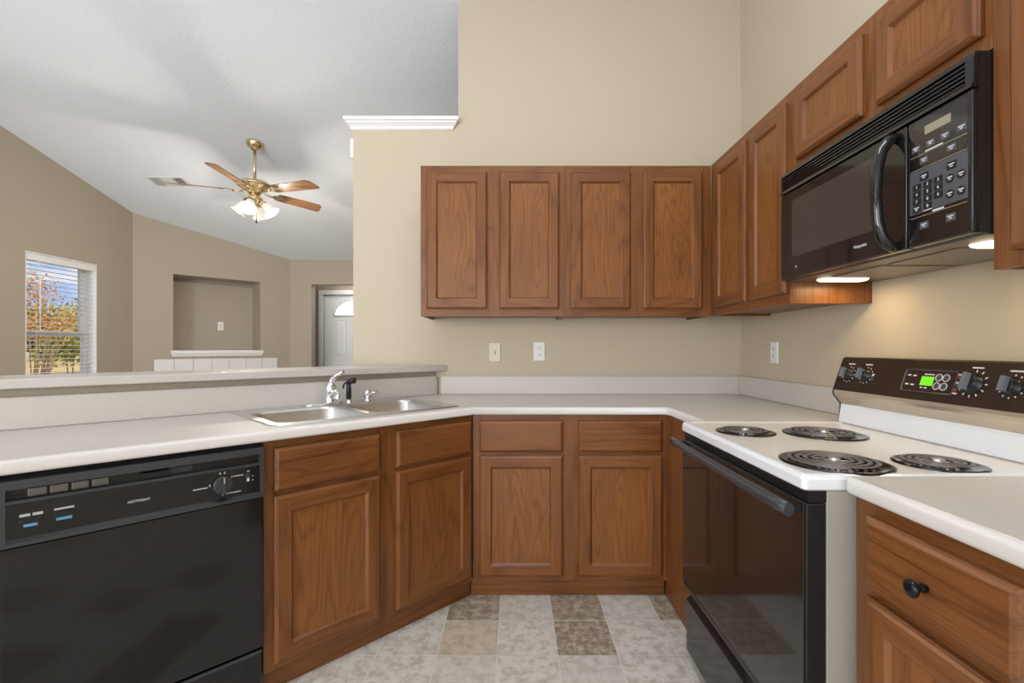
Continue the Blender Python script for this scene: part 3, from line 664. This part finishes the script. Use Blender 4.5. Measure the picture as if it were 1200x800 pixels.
# coil burners
for bx, by, r in ((RY-1.578, .138, .092), (RY-1.537, .375, .120), (RY-1.155, .150, .120), (RY-1.141, .392, .092)):
    t = bpy.data.objects.new('burner', None); COL.objects.link(t); t.parent = Rg; t.location = (bx, by, .9107)
    b = MB(); b.lathe([(r, .0), (r, .003), (r-.006, .0042), (r-.012, .003), (r-.03, -.0), (.03, .0005), (.0, .0005)], 'drip_pan', None, 40, False, False); b.obj('drip_pan', t)
    b = MB(); pts = []; turns = 4.6 if r > .1 else 3.6; r0, r1 = .022, r-.018
    N = int(turns*28)
    for i in range(N+1):
        a = 2*PI*turns*i/N; q = r0+(r1-r0)*i/N; pts.append((q*math.cos(a+2.2), q*math.sin(a+2.2), .0085))
    pts += [(pts[-1][0]*1.06, pts[-1][1]*1.06, .0075), (pts[-1][0]*1.14, pts[-1][1]*1.14, .003)]
    b.tube(pts, .0052 if r > .1 else .0049, 'coil', 10, sx=.36)
    b.obj('heating_coil', t)
    b = MB(); b.lathe([(.013, .004), (.013, .012), (.0, .0125)], 'stainless', None, 16, False, False)
    for k in range(3): a = R(90+120*k); b.tube([(0, 0, .004), ((r-.014)*math.cos(a), (r-.014)*math.sin(a), .004)], .002, 'stainless', 6)
    b.obj('coil_support', t)
# backguard
BG = [(.598, .914), (.606, .982), (.581, 1.014), (.578, 1.024), (.580, 1.035), (.620, 1.153), (.628, 1.158), (.715, 1.152), (.715, .90), (.598, .90)]
b = MB(); b.prism(BG, .001, RW-.001, ['enamel_edge', 'backguard_band', 'backguard_band', 'backguard_band', 'backguard_brown', 'backguard_brown', 'range_side', 'range_side', 'range_side', 'range_side'], 'black_plastic'); bgd = b.obj('backguard', Rg)
b = MB()
for x in (-.002, RW-.003):
    b = MB(); b.prism([(y-(.002 if y < .7 else 0), z) for y, z in BG[1:8]]+[(.715, .92), (.60, .92)], x, x+.005, 'black_plastic'); b.obj('end_cap', Rg)
up = Vector((0, .040, .118)).normalized(); nn = Vector((0, -.118, .040)).normalized()
def PP(x, s, h=0): return Vector((x, .580, 1.035)) + up*s + nn*h
def PM(x, s, h=0):
    m = Matrix((( 1, up.x, nn.x, 0), (0, up.y, nn.y, 0), (0, up.z, nn.z, 0), (0, 0, 0, 1))); m.translation = PP(x, s, h); return m
for kx, kr in ((RY-1.741, .0185), (RY-1.656, .0185), (RY-1.268, .024), (RY-1.168, .0195), (RY-1.083, .0185)):
    M = PM(kx, .064, .0003)
    b = MB(); b.lathe([(kr+.004, 0), (kr+.004, .002), (kr, .003), (kr*.95, .018), (kr*.85, .02)], 'black_plastic', M, 26)
    b.box(-.0055, .0055, -kr*.98, kr*.98, .018, .032, 'knob_grey', M); b.box(-.0075, .0075, -kr*.9, kr*.9, .003, .03, 'knob_grey', M)
    k = b.obj('control_knob', Rg)
    b = MB(); q = kr+.008
    for i in range(11):
        a = R(90-300*i/10-30 + 30); ln = .004 if kr < .02 else .007
        if kr > .02 and 120 < (math.degrees(a) % 360) < 200: continue
        M2 = M @ Matrix.Rotation(a, 4, 'Z'); b.box(q, q+ln, -.0016, .0016, .0, .0006, 'mark_white', M2)
    b.box(-.016, .016, q+.011, q+.015, 0, .0006, 'mark_white', M)
    b.obj('dial_marks', Rg)
M = PM(RY-1.623, .06, .0003); b = MB(); b.box(-.004, .004, .004, .012, 0, .001, 'mark_white', M); b.box(-.006, .006, -.012, 0, 0, .001, 'keypad_grey', M); b.obj('indicator_light', Rg)
M = PM(RY-1.405, .062, .0004)
b = MB(); ring = rrect(-.088, .088, -.037, .034, .008, .0); b.loft([ring, [(x, y, .003) for x, y, z in ring], [(x*.985, y*.965, .003) for x, y, z in ring], [(x*.96, y*.92, .0008) for x, y, z in ring]], 'keypad_grey', True, False, M=M)
b.loft([[(x*.96, y*.92, .0009) for x, y, z in ring], [(x*.5, y*.5, .0009) for x, y, z in ring]], 'backguard_brown', False, True, M=M); ek = b.obj('clock_panel', Rg)
b = MB(); b.box(-.024, .018, -.015, .013, .001, .002, 'display_green', M); b.obj('clock_display', ek)
b = MB()
for x in (.033, .056):
    for y in (.012, -.014): b.tube([(x+.0105*math.cos(2*PI*i/18), y+.0105*math.sin(2*PI*i/18), .0015) for i in range(18)], .0013, 'mark_white', 5, M, True); b.lathe([(.0085, .001), (.008, .002)], 'keypad_grey', M @ Matrix.Translation((x, y, 0)), 14)
b.obj('touch_keys', ek)
b = MB()
for x, y in ((-.07, .014), (-.05, .013), (-.07, -.015), (-.05, -.016)): b.box(x-.006, x+.006, y-.0016, y+.0028, .001, .0017, 'mark_white', M)
b.box(-.018, .016, .018, .0215, .001, .0016, 'mark_white', M); b.box(-.02, -.012, -.024, -.02, .001, .0016, 'mark_white', M); b.box(-.006, .003, -.024, -.02, .001, .0016, 'mark_white', M)
b.obj('key_labels', ek)
M = PM(RY-1.268, .064, .0003); b = MB()
b.box(-.052, -.035, .021, .025, 0, .0006, 'mark_white', M); b.box(-.049, -.041, .010, .019, 0, .0006, 'mark_red', M); b.box(-.056, -.030, -.012, .004, 0, .0006, 'keypad_grey', M)
b.box(-.05, -.032, -.003, .001, .0006, .001, 'mark_white', M); b.box(-.049, -.041, -.026, -.017, 0, .0006, 'mark_red', M); b.box(-.062, -.037, -.034, -.030, 0, .0006, 'mark_white', M); b.obj('oven_labels', Rg)

# ------------------------------------------------------------ microwave (local x far to near, y towards the wall)
MX, MY, MW, MZ, MH = 1.010, 1.795, .757, 1.445, .403
Mw = thing('microwave', 'black over-the-range microwave oven above the range', 'microwave', (MX, MY, MZ), R(-90))
b = MB(); b.box(.003, MW-.003, .034, .351, .004, MH-.001, 'black_plastic'); b.obj('casing', Mw)
zt = .322
b = MB(); b.box(.002, MW-.002, .02, .034, zt+.002, MH, 'black_plastic')
b.prism([(.02, zt+.002), (-.004, zt+.002), (-.002, zt+.012), (.02, zt+.013)], .002, MW-.002, 'black_gloss')
b.prism([(.02, MH-.012), (.003, MH-.012), (.005, MH), (.02, MH)], .002, MW-.002, 'black_gloss')
for x0, x1 in ((.002, .012), (MW-.022, MW-.002)): b.box(x0, x1, .002, .02, zt+.012, MH-.012, 'black_gloss')
for k in range(5): z = zt+.018+k*.0105; b.prism([(.02, z), (.001+k*.0006, z-.002), (.001+k*.0006, z+.002), (.02, z+.0035)], .012, MW-.022, 'black_gloss')
b.obj('vent_grille', Mw)
dxr = .578
b = MB(); b.box(.002, dxr, .0, .034, .002, zt, 'black_gloss'); md_ = b.obj('microwave_door', Mw, bevel=.005, seg=3)
b = MB(); lo = rrect(.075, .47, .078, .285, .012, 0); b.loft([[(x, -.0004, y) for x, y, z in lo], [(x, .001, y) for x, y, z in lo]], 'micro_window', True, False); b.obj('door_window', md_)
b = MB(); hz = [(.012, .0), (.02, -.018), (.04, -.036), (.08, -.047), (.155, -.052), (.23, -.047), (.27, -.036), (.295, -.018), (.304, .0)]
b.tube([(.545, y-.002, z) for z, y in hz], [.014, .0145, .0145, .014, .0135, .014, .0145, .0145, .014], 'black_gloss', 14, sx=1.0, sy=1.0); b.obj('door_handle', md_)
text('Hotpoint', .0135, Matrix.Translation((.415, -.0006, .046)) @ FACE, 'mark_white', 'brand_lettering', md_)
b = MB(); b.lathe([(.0, 0), (.0045, .0), (.0045, .0008), (0, .0008)], 'mark_dim', Matrix.Translation((.10, -.0002, .04)) @ Matrix.Rotation(R(90), 4, 'X'), 14, False, False); b.obj('badge', md_)
b = MB(); b.box(dxr+.004, MW-.003, .0, .034, .002, zt, 'black_gloss'); cp = b.obj('control_panel', Mw, bevel=.005, seg=3)
px0, px1 = dxr+.012, MW-.013
b = MB(); lo = rrect(px0, px1, .196, .312, .02, 0); b.loft([[(x, -.0005, y) for x, y, z in lo], [(x, .001, y) for x, y, z in lo]], 'oven_glass', True, False)
lo = rrect(px0, px1, .083, .190, .003, 0); b.loft([[(x, -.0005, y) for x, y, z in lo], [(x, .001, y) for x, y, z in lo]], 'keypad_grey', True, False); b.obj('key_overlay', cp)
b = MB(); b.box(.634, .703, -.0012, .001, .272, .2925, 'display_off'); b.obj('display', cp)
for z in (.2265, .192, .0735): b = MB(); b.box(px0+.002, px1-.002, -.0009, .001, z, z+.0014, 'display_off'); b.obj('dividing_line', cp)
for x0, x1, z0, z1 in ((.635, .683, .2295, .2325), (.655, .685, .0765, .0805), (.63, .653, .0845, .0865)): b = MB(); b.box(x0, x1, -.0010, .001, z0, z1, 'mark_white'); b.obj('caption', cp)
def key(x, z, w_, h_, m, rnd=False, lab=None, bars=2):
    b = MB()
    if rnd: b.lathe([(w_, -.0012), (w_, .0014)], m, Matrix.Translation((x, 0, z)) @ Matrix.Rotation(R(90), 4, 'X'), 18)
    else: b.box(x-w_, x+w_, -.0014, .001, z-h_, z+h_, m)
    if not lab:
        for k in range(bars): q = w_*(.62 if k == 0 else .3); zz = z+(.0028-.0050*k if bars > 1 else 0); b.box(x-q, x+q, -.0019, -.0013, zz-.0013, zz+.0013, 'mark_white')
    ko = b.obj('key', cp)
    if lab: text(lab, .0105, Matrix.Translation((x, -.0016, z)) @ FACE, 'mark_white', 'key_number', ko)
for x in (.609, .650, .689, .730): key(x, .246, .012, .008, 'keypad_grey')
for x in (.632, .705): key(x, .211, .012, .008, 'keypad_grey')
for x in (.632, .705): key(x, .170, .012, .009, 'black_plastic')
for r_, row in enumerate(('123', '456', '789')):
    for c__, ch in enumerate(row): key((.611, .642, .671)[c__], (.149, .131, .113)[r_], .0115, .0078, 'black_plastic', lab=ch)
key(.611, .095, .0115, .0078, 'black_plastic'); key(.642, .095, .0115, .0078, 'black_plastic', lab='0')
for x in (.701, .729):
    for z in (.141, .104): key(x, z, .0105, 0, 'black_plastic', True)
for x in (.632, .703): key(x, .05, .012, .009, 'keypad_grey')
b = MB(); b.box(.004, MW-.004, .034, .350, -.002, .0039, 'hood_bottom'); b.obj('underside', Mw)
for x0, x1 in ((.14, .365), (.39, .615)):
    b = MB(); b.box(x0, x1, .10, .33, -.005, -.0021, 'hood_filter'); b.obj('grease_filter', Mw, bevel=.002)
for x in (.085, .667):
    b = MB(); b.loft([[(p[0], p[1], z) for p in rrect(x-.028+i, x+.028-i, .095+i, .26-i, .012, 0)] for i, z in ((0, -.0021), (.002, -.008), (.008, -.011))], 'lamp_lens', True, True); b.obj('hood_lamp', Mw)
    light('hood_bulb', 'AREA', (MX+.178, MY-x, MZ-.016), 0.68 if x < .3 else .42, (1, .72, .38), (0, 0, 0), shape='RECTANGLE', size=.12, size_y=.04)
b = MB(); b.box(MW-.003, MW+.001, .012, .036, .002, MH-.004, 'black_gloss'); b.box(MW-.003, MW+.0008, .036, .05, .0, MH-.002, 'black_plastic'); b.obj('side_trim', Mw)

# ------------------------------------------------------------ ceiling fan
fy = 4.244; fx = -305.5/F*fy; fz = ceil_z(fy)
Fn = thing('ceiling_fan', 'brass ceiling fan with five wooden blades and lit glass shades in the living room', 'ceiling fan', (fx, fy, fz))
zb = 1.191+1.425 - fz                             # blade height below the ceiling
b = MB(); tilt = Matrix.Rotation(math.atan(-.25), 4, 'X')
b.lathe([(.0, .0), (.072, .0), (.072, -.012), (.06, -.035), (.035, -.055), (.02, -.062)], 'brass', tilt, 28, False, True); b.obj('canopy', Fn)
b = MB(); b.tube([(0, 0, -.05), (0, 0, zb+.08)], .013, 'brass', 14); b.lathe([(.02, zb+.08), (.026, zb+.088), (.02, zb+.10), (.013, zb+.105)], 'brass', None, 20); b.obj('downrod', Fn)
b = MB(); b.lathe([(.02, zb+.085), (.06, zb+.083), (.115, zb+.068), (.142, zb+.048), (.145, zb+.034), (.13, zb+.02), (.10, zb+.004), (.075, zb-.01), (.06, zb-.022), (.05, zb-.034)], 'brass', None, 36); b.obj('motor_housing', Fn)
for a in (55, 127, 199, 271, 343):
    M = Matrix.Rotation(R(a), 4, 'Z') @ Matrix.Translation((0, 0, zb-.012))
    pit = Matrix.Rotation(R(-14), 4, 'X')
    b = MB(); out = [(.20, -.045), (.22, -.055), (.60, -.066), (.632, -.045), (.66, .045), (.645, .066), (.22, .055), (.20, .045)]
    b.loft([[(x, y, z) for x, y in out] for z in (-.003, .003)], 'fan_blade_wood', True, True)
    bl = b.obj('blade', Fn); bl.matrix_local = M @ pit
    b = MB(); b.tube([(.09, 0, -.004), (.14, 0, -.012), (.18, 0, -.008)], .009, 'brass', 8)
    b.loft([[(x, y, z) for x, y in ((.165, -.012), (.20, -.04), (.235, -.046), (.245, -.02), (.285, 0), (.245, .02), (.235, .046), (.20, .04), (.165, .012))] for z in (-.0075, -.0032)], 'brass', True, True); b.obj('blade_iron', bl)
zk = zb-.034
b = MB(); b.lathe([(.045, zk), (.05, zk-.02), (.062, zk-.04), (.06, zk-.06), (.04, zk-.08), (.022, zk-.1), (.008, zk-.112)], 'brass', None, 28); b.obj('light_kit', Fn)
for a in (188, 278, 8, 98):
    M = Matrix.Rotation(R(a), 4, 'Z') @ Matrix.Translation((.055, 0, zk-.055)) @ Matrix.Rotation(R(180-38), 4, 'Y')
    t = bpy.data.objects.new('lamp_arm', None)
    b = MB(); b.tube([(0, 0, 0), (0, 0, .035)], .011, 'brass', 12, M); b.lathe([(.014, .03), (.025, .035), (.026, .05), (.022, .052)], 'brass', M, 20); la = b.obj('lamp_holder', Fn)
    b = MB(); b.lathe([(.024, .048), (.034, .06), (.042, .085), (.046, .11), (.055, .13), (.070, .145), (.069, .146), (.053, .132), (.043, .11), (.03, .062), (.0, .056)], 'frosted_shade', M, 28, False, False); b.obj('glass_shade', la)
    p = M @ Vector((0, 0, .16)); light('fan_bulb', 'POINT', (fx+p.x, fy+p.y, fz+p.z), 17.0, (1, .9, .76), shadow_soft_size=.03)
b = MB(); b.tube([(.02, -.01, zk-.1), (.022, -.012, zk-.235)], .0022, 'brass', 6); b.lathe([(.003, -.0), (.009, -.008), (.011, -.02), (.007, -.034), (.002, -.038)], 'knob_bronze', Matrix.Translation((.022, -.012, zk-.232)), 14); b.obj('pull_chain', Fn)
# ceiling register
vy = 4.80; vx = -405/F*vy
Vn = thing('ceiling_vent', 'white ceiling air register with two dark louvre openings, beyond the fan', 'ceiling vent', (vx, vy, ceil_z(vy)-.0005)); Vn.rotation_euler = (math.atan(-.25), 0, 0)
b = MB(); vw, vd = .185, .08
b.loft([[(p[0], p[1], z) for p in rrect(-vw+i, vw-i, -vd+i, vd-i, .006, 0)] for i, z in ((0, 0), (.002, -.008), (.022, -.012))], 'vent_white', True, True); b.obj('vent_frame', Vn)
for x0, x1 in ((-.155, -.07), (.07, .155)):
    b = MB(); b.box(x0, x1, -.064, .064, -.0135, -.0121, 'vent_dark'); lf = b.obj('vent_opening', Vn)
    b = MB()
    for k in range(4): x = x0+.01+k*(x1-x0-.02)/3.2; b.box(x, x+.0025 if x0 > 0 else x+.009, -.062, .062, -.016, -.0136, 'vent_white')
    b.obj('louvres', lf, fix=False)

# ------------------------------------------------------------ outdoors, seen through the window
b = MB(); b.add([(-160, -60, -.3), (XL-.3, -60, -.3), (XL-.3, 160, -.3), (-160, 160, -.3)], [(0, 1, 2, 3)], 'lawn_grass'); o = b.obj('lawn', fix=False); o['kind'] = 'structure'
def leaves(b, c, rad, n, size, m, rnd, hollow=.4):
    for _ in range(n):
        d = Vector((rnd.gauss(0, 1), rnd.gauss(0, 1), rnd.gauss(0, 1))).normalized()*(hollow+(1-hollow)*rnd.random())
        p = Vector(c)+Vector((d.x*rad[0], d.y*rad[1], d.z*rad[2])); s = size*(.6+.8*rnd.random())
        u = Vector((rnd.gauss(0, 1), rnd.gauss(0, 1), rnd.gauss(0, 1))).normalized(); w_ = u.orthogonal().normalized(); v_ = u.cross(w_)
        b.add([p-w_*s, p-v_*s*.6, p+w_*s, p+v_*s*.6], [(0, 1, 2, 3)], m)
def plant(name, label, cat, px, y, ztop, width, m, stems, n, size, seed, zlow=.35, group=None):
    rnd = random.Random(seed); x = (px-CX)/F*y; t = thing(name, label, cat, (x, y, -.3), group=group)
    b = MB(); H = ztop+.3
    for k in range(stems):
        a = rnd.random()*2*PI; sp_ = width*(.2+.35*rnd.random())
        pts = [(.1*width*math.cos(a), .1*width*math.sin(a), 0)]
        for q in (.3, .6, .95): pts.append((sp_*q*math.cos(a)+rnd.gauss(0, .03*width*.3), sp_*q*math.sin(a)+rnd.gauss(0, .03*width*.3), H*.9*q))
        b.tube(pts, [.022*H/3, .017*H/3, .011*H/3, .005*H/3], 'bark', 6)
    b.obj('stems', t)
    b = MB()
    for k in range(7):
        c_ = (rnd.uniform(-.3, .3)*width, rnd.uniform(-.3, .3)*width, H*(zlow+(1-zlow)*(.2+.65*rnd.random())))
        leaves(b, c_, (width*.3, width*.3, H*(1-zlow)*.3), n//7, size, m, rnd)
    b.obj('foliage', t, fix=False)
plant('shrub', 'multi-stemmed orange-brown autumn shrub outside the window, left side of the pane', 'shrub', 40, 9.5, 2.05, 1.5, 'leaf_orange', 16, 520, .032, 3, .70)
plant('tree', 'orange-brown autumn tree outside the window, behind the shrub', 'tree', 40, 21, 4.3, 4.2, 'leaf_orange', 6, 2000, .06, 8, .40)
plant('tree', 'yellow-green tree outside at the right side of the window pane', 'tree', 92, 26, 3.6, 4.6, 'leaf_green', 5, 2600, .11, 9, .12)
for k, (px, y, zt_) in enumerate(((8, 56, 6.0), (62, 56, 5.2), (122, 64, 5.0))):
    plant('tree', ['dark far tree outside, leftmost in the tree line beyond the lawn', 'dark far tree outside, middle of the tree line beyond the lawn', 'dark far tree outside, rightmost in the tree line beyond the lawn'][k], 'tree', px, y, zt_, 5.2, 'leaf_dark', 3, 1500, .35, 20+k, .05)
